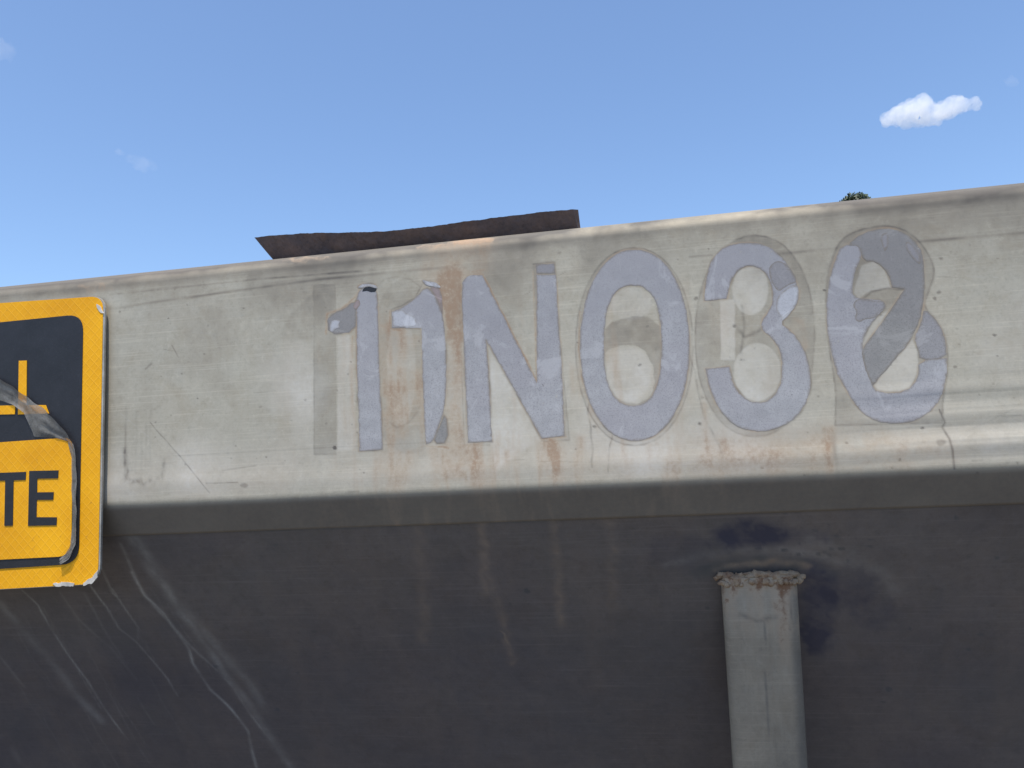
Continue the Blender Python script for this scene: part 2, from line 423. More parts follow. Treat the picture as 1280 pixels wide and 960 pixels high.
# slight outward crown: the top of the face leans back
dy -= .0050*sm(ZB+.06, ZT+.03, V)**1.3*(.55+.45*sm(W(300, 300)[0], W(1200, 300)[0], X))
Yd = Y + dy*sm(ZB-.03, ZB+.012, V)*np.where(V > ZT-.004, .4, 1)
VV = np.stack([X, Yd, Z], -1)
p = Paint(X, V, ('rust', 'dark', 'pale', 'blue'))
hh = W
# --- broad weathering, tone darker towards the top and paler by the bend
p.c['dark'] += .38*np.clip(fbm(X, V, 21, .06, 5)-.08, 0, 1)*sm(ZB+.03, ZT-.03, V)
topband = sm(ZT-.075, ZT-.02, V)*sm(ZT+.012, ZT-.008, V)
p.c['dark'] += topband*np.clip(.15+.12*fbm(X, V, 24, .05, 5), 0, 1)*(1+1.5*sm(W(700, 300)[0], W(1150, 300)[0], X))
p.c['dark'] += .35*np.clip(fbm(X*.6, V, 27, .016, 4)-.45, 0, 1)*sm(ZT-.03, ZT-.008, V)
p.c['dark'] += (.45*sm(ZT-.022, ZT-.010, V)+.55*sm(ZT-.011, ZT-.002, V))*np.clip(.97-.42*sm(W(690, 280)[0], W(740, 280)[0], X)*sm(W(1080, 250)[0], W(1010, 250)[0], X)+.06*fbm(X, V, 29, .05, 4), 0, 1)  # rounded edge painted darker against the sun, glint left over the middle
p.c['pale'] += .55*np.clip(fbm(X, V, 33, .07, 5)-.05, 0, 1)*sm(ZT-.06, ZB+.09, V)*sm(ZB-.004, ZB+.004, V)
p.c['pale'] += .30*sm(ZB+.07, ZB+.012, V)*sm(ZB-.006, ZB+.008, V)*(1+.4*fbm(X, V, 36, .02, 4))
p.c['rust'] += .07*sm(ZB-.002, ZB+.01, V)*(1+.6*fbm(X, V, 47, .10, 4))
p.c['rust'] += .20*np.clip(.5+fbm(X, V, 41, .09, 4), 0, 1)*sm(ZB+.05, ZB+.006, V)*sm(ZB-.01, ZB+.003, V)
p.c['rust'] += .55*np.clip(fbm(X*3.2, V*.5, 44, .03, 4)-.10, 0, 1)*sm(W(300, 500)[0], W(520, 500)[0], X)*sm(W(1050, 500)[0], W(760, 500)[0], X)*sm(ZT-.01, ZB+.10, V)
for l_ in (ln1, ln2): p.stroke('dark', l_, .0012, .30, .9, 'add', 3, .0004, .02)
p.stroke('dark', Wl([(140, 369), (330, 349), (470, 338)]), .0009, .28, .8, 'add', 4)
p.stroke('dark', Wl([(862, 322), (890, 320)]), .0008, .3, .6, 'add', 4)
# --- ghosts of older numerals (flat residue on the sheet)
def g(pts): return Wl(pts)
def zc(pts, ox, oy, k): return [(ox+a/k, oy+b/k) for a, b in pts]
Z3 = lambda pts: zc(pts, 350, 310, 3.4286)
Z4 = lambda pts: zc(pts, 560, 300, 3.4286)
Z5 = lambda pts: zc(pts, 850, 260, 3.097)
def ell(cx, cy, rx, ry, n=2.0, rot=0, k=40):
    o = []
    for i in range(k):
        a = 2*math.pi*i/k; c, s = math.cos(a), math.sin(a)
        x = rx*math.copysign(abs(c)**(2/n), c); y = ry*math.copysign(abs(s)**(2/n), s)
        o.append((cx+x*math.cos(rot)-y*math.sin(rot), cy+x*math.sin(rot)+y*math.cos(rot)))
    return o
ghost1 = Z3([(145, 385), (145, 160), (240, 155), (242, 885), (145, 885)])
p.fill('dark', g(ghost1), .0004, .21, .35, 'add', 51)
p.fill('dark', g(Z3([(0, 390), (20, 330), (60, 270), (145, 190), (145, 390)])), .002, .13, .6, 'add', 52)
p.stroke('dark', g(Z3([(145, 400), (145, 885), (240, 885)])), .0006, .22, .6, 'add', 53)
p.fill('pale', g(Z3([(30, 395), (140, 395), (140, 860), (60, 830), (20, 600)])), .003, .14, .5, 'add', 54)
p.fill('pale', g(Z3([(246, 380), (300, 376), (318, 560), (325, 860), (246, 870)])), .0008, .35, .5, 'add', 55)
ring_o = g(ell(511, 458, 50, 110, 2.2)); ring_i = g(Z3(ell(520, 520, 62, 240, 2.0)))
p.fill('dark', ring_o, .0008, .12, .5, 'add', 56, holes=[ring_i])
p.fill('dark', g(Z3([(440, 760), (620, 760), (620, 880), (440, 880)])), .001, .10, .5, 'add', 57)
p.stroke('dark', g(Z3([(425, 160), (450, 135), (500, 125), (560, 135), (600, 165)])), .0007, .16, .6, 'add', 58)
p.stroke('dark', g(Z3([(610, 160), (580, 215), (520, 250), (478, 265), (476, 345), (600, 347)])), .0006, .34, .5, 'add', 59)
p.fill('pale', ring_i, .0012, .20, .5, 'add', 60)
p.stroke('dark', g(Z3([(445, 730), (500, 770), (550, 750), (590, 700)])), .0008, .24, .6, 'add', 61)
# N: ghost edge boxes
p.fill('dark', g([(667, 331), (694, 328), (699, 450), (712, 552), (676, 552), (671, 470)]), .0006, .2, .4, 'add', 62)
p.stroke('dark', g([(667, 331), (694, 328), (701, 440), (712, 550), (680, 552)]), .0005, .30, .5, 'add', 63)
p.stroke('dark', g([(574, 350), (580, 556), (612, 556)]), .0006, .26, .5, 'add', 64)
p.fill('pale', g([(612, 435), (676, 548), (618, 590), (614, 552)]), .002, .35, .5, 'add', 65)
# 0: halo and the older stroke inside
p.fill('dark', g(ell(793, 434, 74, 124, 2.1)), .0006, .15, .5, 'add', 66, holes=[g(ell(790, 432, 37, 76, 2.4))])
p.stroke('dark', np.vstack([g(ell(793, 434, 73.5, 123, 2.1))]*1), .0006, .26, .7, 'add', 67)
p.fill('dark', g([(754, 414), (765, 402), (790, 396), (810, 396), (825, 408), (832, 432), (832, 470), (818, 500), (803, 512), (775, 512), (758, 490), (770, 500), (795, 505), (812, 498), (818, 480), (816, 458), (808, 440), (797, 433), (780, 431), (765, 435), (756, 441)]), .0004, .36, .4, 'add', 68)
p.fill('pale', g(ell(789, 380, 26, 20)), .002, .28, .5, 'add', 69)
p.fill('pale', g(ell(786, 468, 29, 34)), .002, .3, .5, 'add', 70)
# 3: broad older ring with openings
o3 = g(Z5(ell(290, 498, 232, 388, 2.15)))
h3 = [g(Z5(ell(272, 318, 70, 96))), g(Z5(ell(300, 635, 92, 112))), g(Z5([(155, 355), (212, 355), (214, 590), (158, 590)]))]
p.fill('dark', o3, .0006, .24, .45, 'add', 71, holes=h3)
p.stroke('dark', np.vstack([o3, o3[:1]]), .0007, .24, .7, 'add', 72)
for h in h3: p.fill('pale', h, .0008, .42, .4, 'add', 73)
p.stroke('dark', g(Z5([(225, 470), (250, 500), (300, 480), (345, 440)])), .0014, .3, .7, 'add', 74)
p.stroke('dark', g(Z5([(240, 380), (250, 450), (235, 560)])), .0010, .24, .7, 'add', 75)
p.fill('rust', g(Z5([(400, 470), (440, 420), (480, 430), (500, 540), (480, 560)])), .0015, .22, .7, 'add', 76)
# last: 8 over 2 over 0
o8 = g(Z5([(560, 330), (575, 220), (620, 120), (700, 85), (790, 70), (880, 92), (940, 150), (990, 240), (960, 330), (940, 380), (1000, 440), (1035, 520), (1040, 620), (1020, 720), (1015, 832), (600, 842), (605, 700), (575, 540)]))
o8 = np.array(smooth_poly(o8, 2, (14, 15)))
h8 = [g(Z5([(672, 330), (700, 225), (745, 208), (790, 240), (815, 310), (740, 320), (690, 352)])), g(Z5([(700, 545), (705, 500), (740, 440), (808, 392), (770, 460)])),
      g(Z5([(745, 690), (800, 620), (900, 505), (922, 560), (922, 640), (880, 710), (770, 714)]))]
p.fill('dark', o8, .0005, .24, .4, 'add', 81, holes=h8)
p.stroke('dark', np.vstack([o8, o8[:1]]), .0007, .28, .7, 'add', 82)
for h in h8: p.fill('pale', h, .0006, .45, .3, 'add', 83)
p.stroke('dark', g(Z5([(690, 370), (740, 325), (800, 312), (870, 318)])), .0008, .35, .6, 'add', 84)
# --- rust runs
zr = lambda px, py: W(px, py)
def run(px, py0, py1, wd, amp, seed, ch='rust', drift=0.0):
    a = W(px, py0); b = W(px, py1); p.streak(ch, a[0], a[1], b[1], wd, amp, seed, drift)
run(566, 325, 600, .0055, .42, 101); run(572, 335, 480, .0040, .36, 102); run(548, 350, 470, .003, .45, 103)
run(540, 300, 560, .010, .28, 122); run(500, 400, 560, .004, .42, 104); run(487, 400, 560, .0025, .4, 105)
run(440, 420, 600, .0024, .42, 106); run(588, 552, 622, .0055, .60, 107); run(690, 545, 625, .0075, .72, 108)
run(690, 552, 600, .0035, .5, 109); run(722, 540, 620, .004, .42, 110); run(632, 560, 620, .003, .34, 111)
run(505, 560, 622, .009, .34, 112); run(545, 556, 622, .006, .4, 113); run(430, 380, 470, .002, .35, 114)
run(880, 500, 590, .0030, .34, 115); run(1034, 530, 605, .0040, .62, 116); run(1042, 540, 600, .002, .4, 126, 'dark')
run(905, 545, 600, .005, .26, 117); run(960, 560, 605, .006, .24, 118); run(812, 550, 612, .003, .26, 119)
run(600, 290, 350, .011, .5, 120); run(572, 300, 352, .012, .45, 121)
p.fill('rust', Wl([(550, 345), (575, 338), (600, 340), (604, 347), (578, 352), (574, 400), (560, 420), (553, 380)]), .003, .42, .8, 'add', 123)
p.stroke('rust', Wl([(604, 344), (640, 415), (672, 478)]), .0011, .95, .4, 'max', 124, .0004)
p.stroke('dark', Wl([(607, 352), (640, 419), (668, 472)]), .0007, .5, .5, 'max', 125, .0004)
p.stroke('rust', Wl([(671, 478), (669, 420), (667, 340)]), .0007, .6, .6, 'max', 127, .0002)
p.stroke('rust', Wl([(676, 549), (708, 546)]), .0011, .85, .4, 'max', 128, .0003)
p.stroke('rust', Wl([(590, 341), (606, 338)]), .0012, .7, .5, 'max', 129, .0004)
p.stroke('rust', Wl([(725, 390), (723, 440), (728, 480)]), .0007, .6, .6, 'max', 130)
p.stroke('rust', Wl([(408, 418), (409, 393), (428, 386), (444, 372), (452, 357), (470, 356)]), .0011, .7, .5, 'max', 131, .0005)
p.stroke('rust', Wl([(441, 420), (439, 480), (443, 555)]), .0009, .45, .6, 'max', 132, .0004)
p.stroke('rust', Wl([(488, 388), (488, 411), (500, 412)]), .0010, .7, .5, 'max', 133, .0005)
p.stroke('rust', Wl([(560, 560), (528, 557)]), .0012, .6, .5, 'max', 134, .0005)
for (a, b, c, d) in ((385, 322, 30, .3), (590, 297, 26, .75), (603, 304, 14, .6), (575, 300, 16, .4), (540, 306, 20, .3), (120, 360, 22, .25)):
    p.fill('rust', Wl(ell(a, b, c, 5)), .0025, d, 1.0, 'add', 140+a, .003, ns=.005)
p.fill('rust', Wl([(860, 545), (1000, 535), (1150, 540), (1200, 570), (1150, 590), (860, 596)]), .012, .26, .7, 'add', 146, .002)  # pinkish flare tint painted in through the rust mask
p.fill('rust', Wl([(470, 400), (525, 395), (528, 540), (470, 560)]), .006, .20, 1.0, 'add', 147, .002)
p.fill('rust', Wl([(545, 330), (578, 330), (582, 600), (555, 600)]), .004, .26, .9, 'add', 148, .002)
# soot and splash around the two smudges at the left, scratches, specks
p.stroke('dark', Wl([(158, 560), (160, 597), (168, 602), (182, 603)]), .0022, .36, 1.2, 'max', 150, .002, .004)
p.stroke('dark', Wl([(188, 602), (203, 598), (205, 575)]), .0016, .28, 1.2, 'max', 151, .0012, .004)
for k in range(7): run(155+random.random()*52, 500+random.random()*70, 604, .0012, .13, 160+k, 'dark')
p.stroke('dark', Wl([(188, 528), (225, 570), (262, 616)]), .0005, .40, .6, 'max', 170, .0003)
p.stroke('dark', Wl([(258, 604), (297, 603)]), .0005, .42, .5, 'max', 171)
p.fill('dark', Wl(ell(305, 607, 5, 2.6)), .0007, .55, .5, 'max', 172)
p.stroke('dark', Wl([(183, 461), (190, 455)]), .0009, .55, .4, 'max', 173); p.stroke('dark', Wl([(216, 432), (224, 447)]), .0006, .45, .4, 'max', 174)
p.stroke('dark', Wl([(278, 588), (320, 582)]), .0005, .3, .5, 'max', 175); p.stroke('dark', Wl([(432, 616), (448, 614)]), .0007, .5, .5, 'max', 176)
p.stroke('dark', Wl([(220, 570), (400, 560), (560, 552)]), .0006, .14, .8, 'add', 177)
p.fill('dark', Wl(ell(418, 560, 2.5, 3)), .0003, .9, .2, 'max', 178)
# crack line at the right, running over the bend
ck = [(1174, 512), (1181, 528), (1178, 534), (1186, 548), (1190, 562), (1193, 586)]
p.stroke('dark', Wl(ck), .0008, .7, .4, 'max', 180, .0003)
p.fill('dark', Wl(ell(1176, 553, 6, 4)), .001, .4, .6, 'max', 181)
p.stroke('dark', Wl([(862, 440), (880, 520), (905, 570)]), .0008, .22, .8, 'add', 182, .001)
p.stroke('dark', Wl([(735, 505), (741, 560), (740, 585)]), .0007, .3, .8, 'add', 183, .001); p.stroke('dark', Wl([(764, 545), (760, 590)]), .0006, .3, .8, 'add', 184, .001)
for k in range(150):     # small specks and pits
    a, b = random.uniform(140, 1275), random.uniform(300, 600)
    q = W(a, b); r_ = random.choice([.0005, .0007, .0007, .0011])
    p.fill('dark', np.array([(q[0]+r_*math.cos(t)*random.uniform(.7, 1.8), q[1]+r_*math.sin(t)) for t in np.linspace(0, 5.4, 7)]), .0004, random.uniform(.25, .75), .3, 'max', 200+k)
for (a, b) in ((1100, 393), (1168, 373), (1173, 366), (976, 330), (870, 373), (918, 407), (995, 465), (960, 525), (1101, 494), (1035, 380)):
    p.fill('dark', Wl(ell(a, b, 2.6, 2.2)), .0004, .6, .2, 'max', 400+a)
for k in range(46):     # hairline horizontal and slanting scuffs
    a, b = random.uniform(140, 1275), random.uniform(330, 600); L = random.uniform(10, 60); sl = random.uniform(-.12, .05) if random.random() < .8 else random.uniform(-1, 1)
    p.stroke(random.choice(['dark', 'pale', 'pale']), Wl([(a, b), (a+L, b+L*sl)]), .0004, random.uniform(.1, .3), .8, 'max', 500+k)
# lip below the bend: its shade painted as a dark, slightly rusty tone
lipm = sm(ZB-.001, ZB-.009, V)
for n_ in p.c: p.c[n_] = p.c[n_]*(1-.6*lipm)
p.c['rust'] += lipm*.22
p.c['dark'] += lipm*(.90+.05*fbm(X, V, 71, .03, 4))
for n_ in p.c: p.c[n_] = np.minimum(p.c[n_], .96)
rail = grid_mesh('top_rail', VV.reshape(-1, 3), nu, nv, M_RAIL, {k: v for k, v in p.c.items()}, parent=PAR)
rail['label'] = 'pale weathered folded top rail with rust runs'

# ------------------------------------------------------------ sloping side panel
s_end = (PZ0-.42)/math.cos(TILT)
sa = np.concatenate([np.arange(LIP-.006, .40, .0014), np.linspace(.41, s_end, 12)])
xb = px_axis(W(-60, 700)[0]-.05, W(1300, 700)[0]+.12, .0016, END_L, END_R)
SX, SS = np.meshgrid(xb, sa, indexing='ij')
nrm = np.array([0, -math.cos(TILT), -math.sin(TILT)])
off = -.0016 + .0016*fbm(SX, SS, 63, .16, 3) + .0003*fbm(SX, SS, 64, .03, 3)
PP = np.stack([SX, PY0+PDIR[0]*SS+nrm[1]*off, PZ0+PDIR[1]*SS+nrm[2]*off], -1)
q = Paint(SX, SS, ('rust', 'dark', 'pale', 'blue'))
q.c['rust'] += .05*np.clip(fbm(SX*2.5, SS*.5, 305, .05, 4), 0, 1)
q.c['blue'] += .30*sm(.05, .2, SS)*(1+.5*fbm(SX, SS, 307, .2, 3))+.25*np.clip(fbm(SX, SS, 306, .12, 4)-.1, 0, 1)  # deepens downward: lower shade painted into the panel colour
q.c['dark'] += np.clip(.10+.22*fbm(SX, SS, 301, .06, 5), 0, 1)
q.stroke('dark', np.array([(x_, LIP+.0012) for x_ in (XL-.1, XR+.15)]), .0009, .5, .4, 'add', 302)
def scr(pts, wd, amp, seed, wob=.0012): q.stroke('pale', Pl(pts), wd, amp, .7, 'max', seed, wob, .02)
scr([(128, 640), (160, 655), (180, 690), (196, 712), (213, 745), (225, 765), (245, 790), (262, 815), (290, 855), (330, 910), (365, 965)], .0050, .26, 310)
scr([(165, 715), (180, 745), (205, 768), (222, 790), (236, 812), (240, 830), (262, 862), (290, 890), (310, 915), (320, 960)], .0016, .42, 311)
scr([(150, 680), (175, 735), (200, 765), (230, 800), (262, 830), (290, 860), (310, 890), (345, 935), (380, 985)], .0016, .30, 312)
scr([(160, 670), (195, 720), (220, 755), (250, 785), (275, 815), (310, 855), (330, 890)], .0060, .20, 313)
scr([(28, 738), (48, 758), (62, 785), (82, 815), (108, 850), (130, 885), (160, 925)], .0011, .36, 314)
scr([(110, 730), (135, 760), (150, 785), (170, 802), (190, 825), (210, 850), (222, 870)], .0010, .36, 315)
scr([(125, 705), (140, 740), (146, 745), (140, 735), (160, 765), (172, 785), (172, 800)], .0010, .26, 316)
scr([(0, 755), (30, 790), (60, 825), (95, 870), (125, 900)], .0055, .2, 317)
scr([(0, 820), (30, 860)], .0016, .18, 318); scr([(0, 920), (30, 960)], .0020, .2, 319); scr([(75, 740), (100, 775), (140, 810), (170, 850)], .0014, .12, 320)
for k in range(22):
    a, b = random.uniform(-40, 200), random.uniform(660, 900); L = random.uniform(30, 140)
    scr([(a, b), (a+L*.28, b+L*.5), (a+L*.6, b+L)], random.choice([.0008, .0012]), random.uniform(.05, .13), 330+k, .002)
for (a, b, c, d, w_, am) in ((600, 645, 606, 740, .004, .22), (606, 700, 640, 830, .004, .16), (690, 640, 700, 780, .004, .2), (520, 640, 530, 800, .006, .12), (760, 640, 765, 760, .005, .12), (625, 790, 640, 815, .001, .25)):
    q.stroke('rust', Pl([(a, b), ((a+c)/2+3, (b+d)/2), (c, d)]), w_, am, .7, 'max', 370+a, .002)
# heat tint and soot about the weld; post's shadow painted to its right
for (a, b, c, d, am) in ((938, 668, 44, 17, .72), (905, 676, 18, 14, .4), (1000, 672, 40, 9, .40), (1020, 760, 24, 60, .55), (1060, 735, 38, 26, .35), (850, 690, 40, 24, .22), (1090, 765, 30, 20, .22), (940, 650, 10, 4, .3)):
    q.fill('blue', Pl(ell(a, b, c, d)), .006, am, .5, 'add', 400+a, .003)
q.stroke('pale', Pl([(835, 706), (880, 694), (930, 688), (1000, 690), (1040, 700), (1100, 712)]), .0045, .13, .6, 'max', 420, .001)
q.stroke('pale', Pl([(1010, 672), (1060, 690), (1100, 715), (1120, 740)]), .0070, .10, .6, 'max', 421, .002)
q.stroke('dark', Pl([(870, 716), (900, 706), (950, 700), (1010, 704), (1040, 720)]), .0050, .55, .4, 'add', 422, .002)
q.stroke('rust', Pl([(895, 712), (930, 705), (975, 702), (1010, 708)]), .0030, .38, .6, 'max', 423, .001)
for k in range(40):
    a, b = random.gauss(1050, 50), random.gauss(672, 16)
    if k > 18: a, b = random.uniform(150, 1270), random.uniform(680, 950)
    q.fill('dark', Pl(ell(a, b, random.uniform(1.5, 4.5), random.uniform(1, 2.6))), .0006, random.uniform(.4, .8), .3, 'max', 430+k)
q.fill('dark', Pl(ell(658, 739, 4, 3)), .0006, .8, .2, 'max', 480)
for (a, b, c, d) in ((300, 700, 300, .03), (640, 720, 200, .02)): pass
for n_ in q.c: q.c[n_] = np.clip(q.c[n_], 0, .9)
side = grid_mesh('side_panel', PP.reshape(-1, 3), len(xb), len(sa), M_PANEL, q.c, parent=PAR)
side['label'] = 'dark sloping lower side panel with pale diagonal scratches'

# remaining shell of the container (far side, ends, floor, skids)
Yb, Zb_ = PY0+PDIR[0]*s_end, .42
YF = 2.1; Yf2 = YF-Yb
def quad(name, pts, mat, th=.004):
    bm = bmesh.new(); vs = [bm.verts.new(p_) for p_ in pts]; f = bm.faces.new(vs)
    r = bmesh.ops.solidify(bm, geom=[f], thickness=th); bmesh.ops.recalc_face_normals(bm, faces=bm.faces)
    return bmobj(name, bm, mat, PAR)
zi = ZT-.004
quad('side_panel', [(END_L, YF, zi), (END_R, YF, zi), (END_R, Yf2, Zb_), (END_L, Yf2, Zb_)], M_PLAIN)
for xe in (END_L-.002, END_R+.002):
    quad('end_panel', [(xe, .02, zi), (xe, YF-.01, zi), (xe, Yf2-.01, Zb_), (xe, Yb+.01, Zb_)], M_PLAIN)
quad('floor_plate', [(END_L, Yb, Zb_-.003), (END_R, Yb, Zb_-.003), (END_R, Yf2, Zb_-.003), (END_L, Yf2, Zb_-.003)], M_PLAIN)
for yy in (Yb+.12, Yf2-.12):
    bm = bmesh.new(); box(bm, (( END_L+END_R)/2, yy, .205), (END_R-END_L-.3, .12, .41)); bmobj('skid', bm, M_PLAIN, PAR, bev=.008)
bm = bmesh.new(); box(bm, ((END_L+END_R)/2, YF, ZT-.02), (END_R-END_L, .09, .05)); bmobj('top_rail', bm, M_PLAIN, PAR, bev=.008)

# ------------------------------------------------------------ upright post with its weld
def post():
    tl, tr = W(904, 722), W(997, 722); wdt = tr[0]-tl[0]
    s_at = Pn(950, 716); yp = PY0+PDIR[0]*s_at[1] - .0015        # depth of the panel where the post meets it
    yf = yp - .004
    tl, tr = W(903, 722, yf), W(1004, 722, yf); bl = W(918, 958, yf); br = W(1006, 958, yf)
    xl, xr_ = (tl[0]+bl[0])/2, (tr[0]+br[0])/2+.0015; top = W(950, 722, yf)[1]; dp = .013
    # profile in plan: rounded flat bar with a faint lengthwise seam and a shallow dish
    pr = []; r = .0065; n = 26
    for k in range(9): a = math.radians(180+k*90/8*1.0); pr.append((xl+r+r*math.cos(a), yf+r+r*math.sin(a)))
    for k in range(1, n):
        t = k/n; x_ = xl+r+(xr_-xl-2*r)*t
        pr.append((x_, yf-.0005*math.sin(t*math.pi)+.0009*math.exp(-((t-.62)/.025)**2)))
    for k in range(9): a = math.radians(270+k*90/8); pr.append((xr_-r+r*math.cos(a), yf+r+r*math.sin(a)))
    pr += [(xr_, yf+dp), (xl, yf+dp)]
    zs = np.concatenate([np.linspace(top, top-.22, 120), np.linspace(top-.24, .30, 10)])
    P_ = np.array([(a, b, 0) for a, b in pr+[pr[0]]])
    VV = np.zeros((len(zs), len(P_), 3)); VV[:, :, :2] = P_[None, :, :2]; VV[:, :, 2] = zs[:, None]
    VV[:, :, 1] += (.19*(top-zs))[:, None]; VV[:, :, 1] += .0006*fbm(VV[:, :, 0], VV[:, :, 2], 11, .05, 3)
    pp = Paint(VV[:, :, 0].copy(), VV[:, :, 2].copy(), ('rust', 'dark', 'pale', 'blue'))
    ww = lambda l: Wl(l, yf)
    pp.c['dark'] += np.clip(.22+.2*fbm(VV[:, :, 0], VV[:, :, 2]*.5, 12, .03, 4), 0, 1)*sm(top-.035, top-.075, VV[:, :, 2])  # light on the post's top painted in, darker tone below
    pp.c['pale'] += .12*sm(top-.06, top-.01, VV[:, :, 2])
    pp.c['rust'] += .9*np.clip(.45+fbm(VV[:, :, 0], VV[:, :, 2], 14, .008, 4), 0, 1)*sm(top-.016, top-.002, VV[:, :, 2])
    pp.c['rust'] += .6*np.clip(.25+fbm(VV[:, :, 0]*2, VV[:, :, 2]*.7, 15, .012, 4), 0, 1)*sm(top-.06, top-.01, VV[:, :, 2])
    pp.streak('rust', W(980, 730, yf)[0], top, top-.07, .005, 1.0, 3); pp.streak('rust', W(950, 730, yf)[0], top, top-.04, .003, .5, 4)
    pp.stroke('dark', ww([(925, 770), (948, 778), (972, 772)]), .0018, .35, .7, 'max', 5, .001)
    pp.stroke('dark', ww([(957, 775), (960, 850), (968, 970)]), .0005, .5, .4, 'max', 6)
    pp.c['dark'] += .45*sm(xr_-.010, xr_-.004, VV[:, :, 0])  # shaded right side of the post painted as a dark strip
    pp.stroke('dark', ww([(989, 730), (990, 790)]), .0010, .5, .6, 'max', 7, .0005)
    pp.fill('rust', ww(ell(909, 752, 3, 3)), .0005, .8, .2, 'max', 8)
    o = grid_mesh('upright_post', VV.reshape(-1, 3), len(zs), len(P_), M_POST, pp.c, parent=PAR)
    o['label'] = 'pale grey upright post welded under the rail'
    # top cap + weld bead
    bm = bmesh.new(); n = 34
    for k in range(n):
        t = k/(n-1); x_ = xl-.0015+(xr_-xl+.003)*t
        r_ = .0026*(1+.35*math.sin(k*2.1)+.2*random.random())
        bmesh.ops.create_icosphere(bm, subdivisions=2, radius=r_, matrix=Matrix.Translation((x_, yf+.0035-.001*math.sin(t*math.pi), top+.0005+.0016*math.sin(k*1.7)+.0006*math.sin(t*math.pi))) @ Matrix.Diagonal((1.5, .8, .75, 1)))
        if k % 2:
            bmesh.ops.create_icosphere(bm, subdivisions=2, radius=r_*.8, matrix=Matrix.Translation((x_, yf+.0015, top-.0045+.0015*random.random())))
    for v in bm.verts:
        d = mnoise.noise(v.co*330)*.0022 + mnoise.noise(v.co*900)*.0012; v.co += v.normal*d
    wb = bmobj('weld_bead', bm, M_WELD, o, smooth=True); wb['label'] = 'crusty rust-stained weld at the top of the post'
    bm = bmesh.new(); box(bm, ((xl+xr_)/2, yf+.0088, top-.0015), (xr_-xl-.003, .011, .003)); bmobj('post_cap', bm, M_WELD, o)
M_POST = sheet_metal('grey_post_metal', (.34, .285, .215), .08, .55, .7, core_amt=1.0)
post()

# ------------------------------------------------------------ the numerals (thin vinyl, each its own piece)
YV = -.0007
DYF = (Yd-Y)
OUT = []
def dy_at(x, z):            # unevenness of the face, bilinear
    js = np.where((prof[:, 0] == 0) & (prof[:, 1] > ZB))[0]; zz = prof[js, 2]
    iu = np.clip(np.searchsorted(xa, x)-1, 0, nu-2); tu = (x-xa[iu])/(xa[iu+1]-xa[iu])
    jv = np.clip(np.searchsorted(-zz, -z)-1, 0, len(zz)-2); tv = (zz[jv]-z)/(zz[jv]-zz[jv+1])
    D = DYF[:, js]
    return (D[iu, jv]*(1-tu)+D[iu+1, jv]*tu)*(1-tv)+(D[iu, jv+1]*(1-tu)+D[iu+1, jv+1]*tu)*tv
def vinyl(name, polys, mat, label, parent=PAR, rag=.00035, it=2, keep=(), lift=0.0, seed=1, th=.00007):
    loops = []
    for n_, pl in enumerate(polys):
        a = Wl(pl); loops.append(smooth_poly(a, it, keep if n_ == 0 else ()))
    o = slab(name, loops, 0, .01, mat, parent, rag=rag, seed=seed)
    me = o.data; bm = bmesh.new(); bm.from_mesh(me)
    back_ = [f for f in bm.faces if f.calc_center_median().y > .0099]; bmesh.ops.delete(bm, geom=back_, context='FACES_ONLY')
    for f in bm.faces: f.smooth = f.calc_center_median().y < 1e-5
    for _ in range(5):          # enough vertices to follow the uneven sheet
        long_ = [e for e in bm.edges if e.calc_length() > .0035 and all(f.smooth for f in e.link_faces)]
        if not long_: break
        bmesh.ops.subdivide_edges(bm, edges=long_, cuts=1); bmesh.ops.triangulate(bm, faces=[f for f in bm.faces if f.smooth and len(f.verts) > 3])
    vs_ = list(bm.verts); A = np.array([v.co[:] for v in vs_]); D = dy_at(A[:, 0], A[:, 2])
    for v, d in zip(vs_, D): v.co.y = d-th-lift*.12 if v.co.y < .005 else d+.00005
    for e in bm.edges: e.smooth = all(f.smooth for f in e.link_faces) and len(e.link_faces) == 2
    de = np.full(len(A), 1e9)
    for lp in loops: de = np.minimum(de, seg_dist(A[:, 0], A[:, 2], np.array(resample(lp, .004)), True))
    ev = np.exp(-de/.0022)
    bm.to_mesh(me); bm.free()
    ea = me.attributes.new('rim_dirt', 'FLOAT', 'POINT'); ea.data.foreach_set('value', ev)
    for lp in loops: OUT.append((np.array(resample(lp, .004)), seed))
    if label: o['label'] = label
    return o
one_a = vinyl('numeral_one', [[(446, 384), (447, 368), (452, 361), (462, 358), (470, 360), (473, 380), (474, 470), (477, 520), (478, 562), (449, 564), (449, 545), (447, 500), (446, 440)]], M_VINYL, 'numeral one with peeled rust-edged flag, leftmost vinyl digit', keep=(8, 9), seed=11)
vinyl('vinyl_scrap', [[(410, 418), (410, 395), (429, 387), (444, 376), (446, 384), (445, 416)]], M_RESID, 'grey remnant of a flag', one_a, seed=12, it=1, th=.00005, rag=.0006)
vinyl('vinyl_scrap', [[(413, 403), (420, 399), (427, 401), (424, 406), (426, 410), (419, 411), (416, 416), (412, 414)]], M_WHITE, 'small white remnant', one_a, seed=13, lift=.0004, rag=.0008)
vinyl('vinyl_scrap', [[(452, 366), (456, 360), (466, 357), (471, 362), (468, 366), (458, 364)]], M_BLACK, 'dark torn patch', one_a, seed=14, lift=.0005, rag=.0008)
vinyl('vinyl_scrap', [[(440, 384), (449, 372), (451, 380), (446, 388)]], M_PINK, 'rusty torn patch', one_a, seed=15, lift=.0005, rag=.0008)
vinyl('vinyl_scrap', [[(446, 360), (454, 355), (470, 355), (474, 362), (464, 358), (453, 360)]], M_WHITE, 'white edge of torn flag', one_a, seed=16, lift=.0006, rag=.0006)
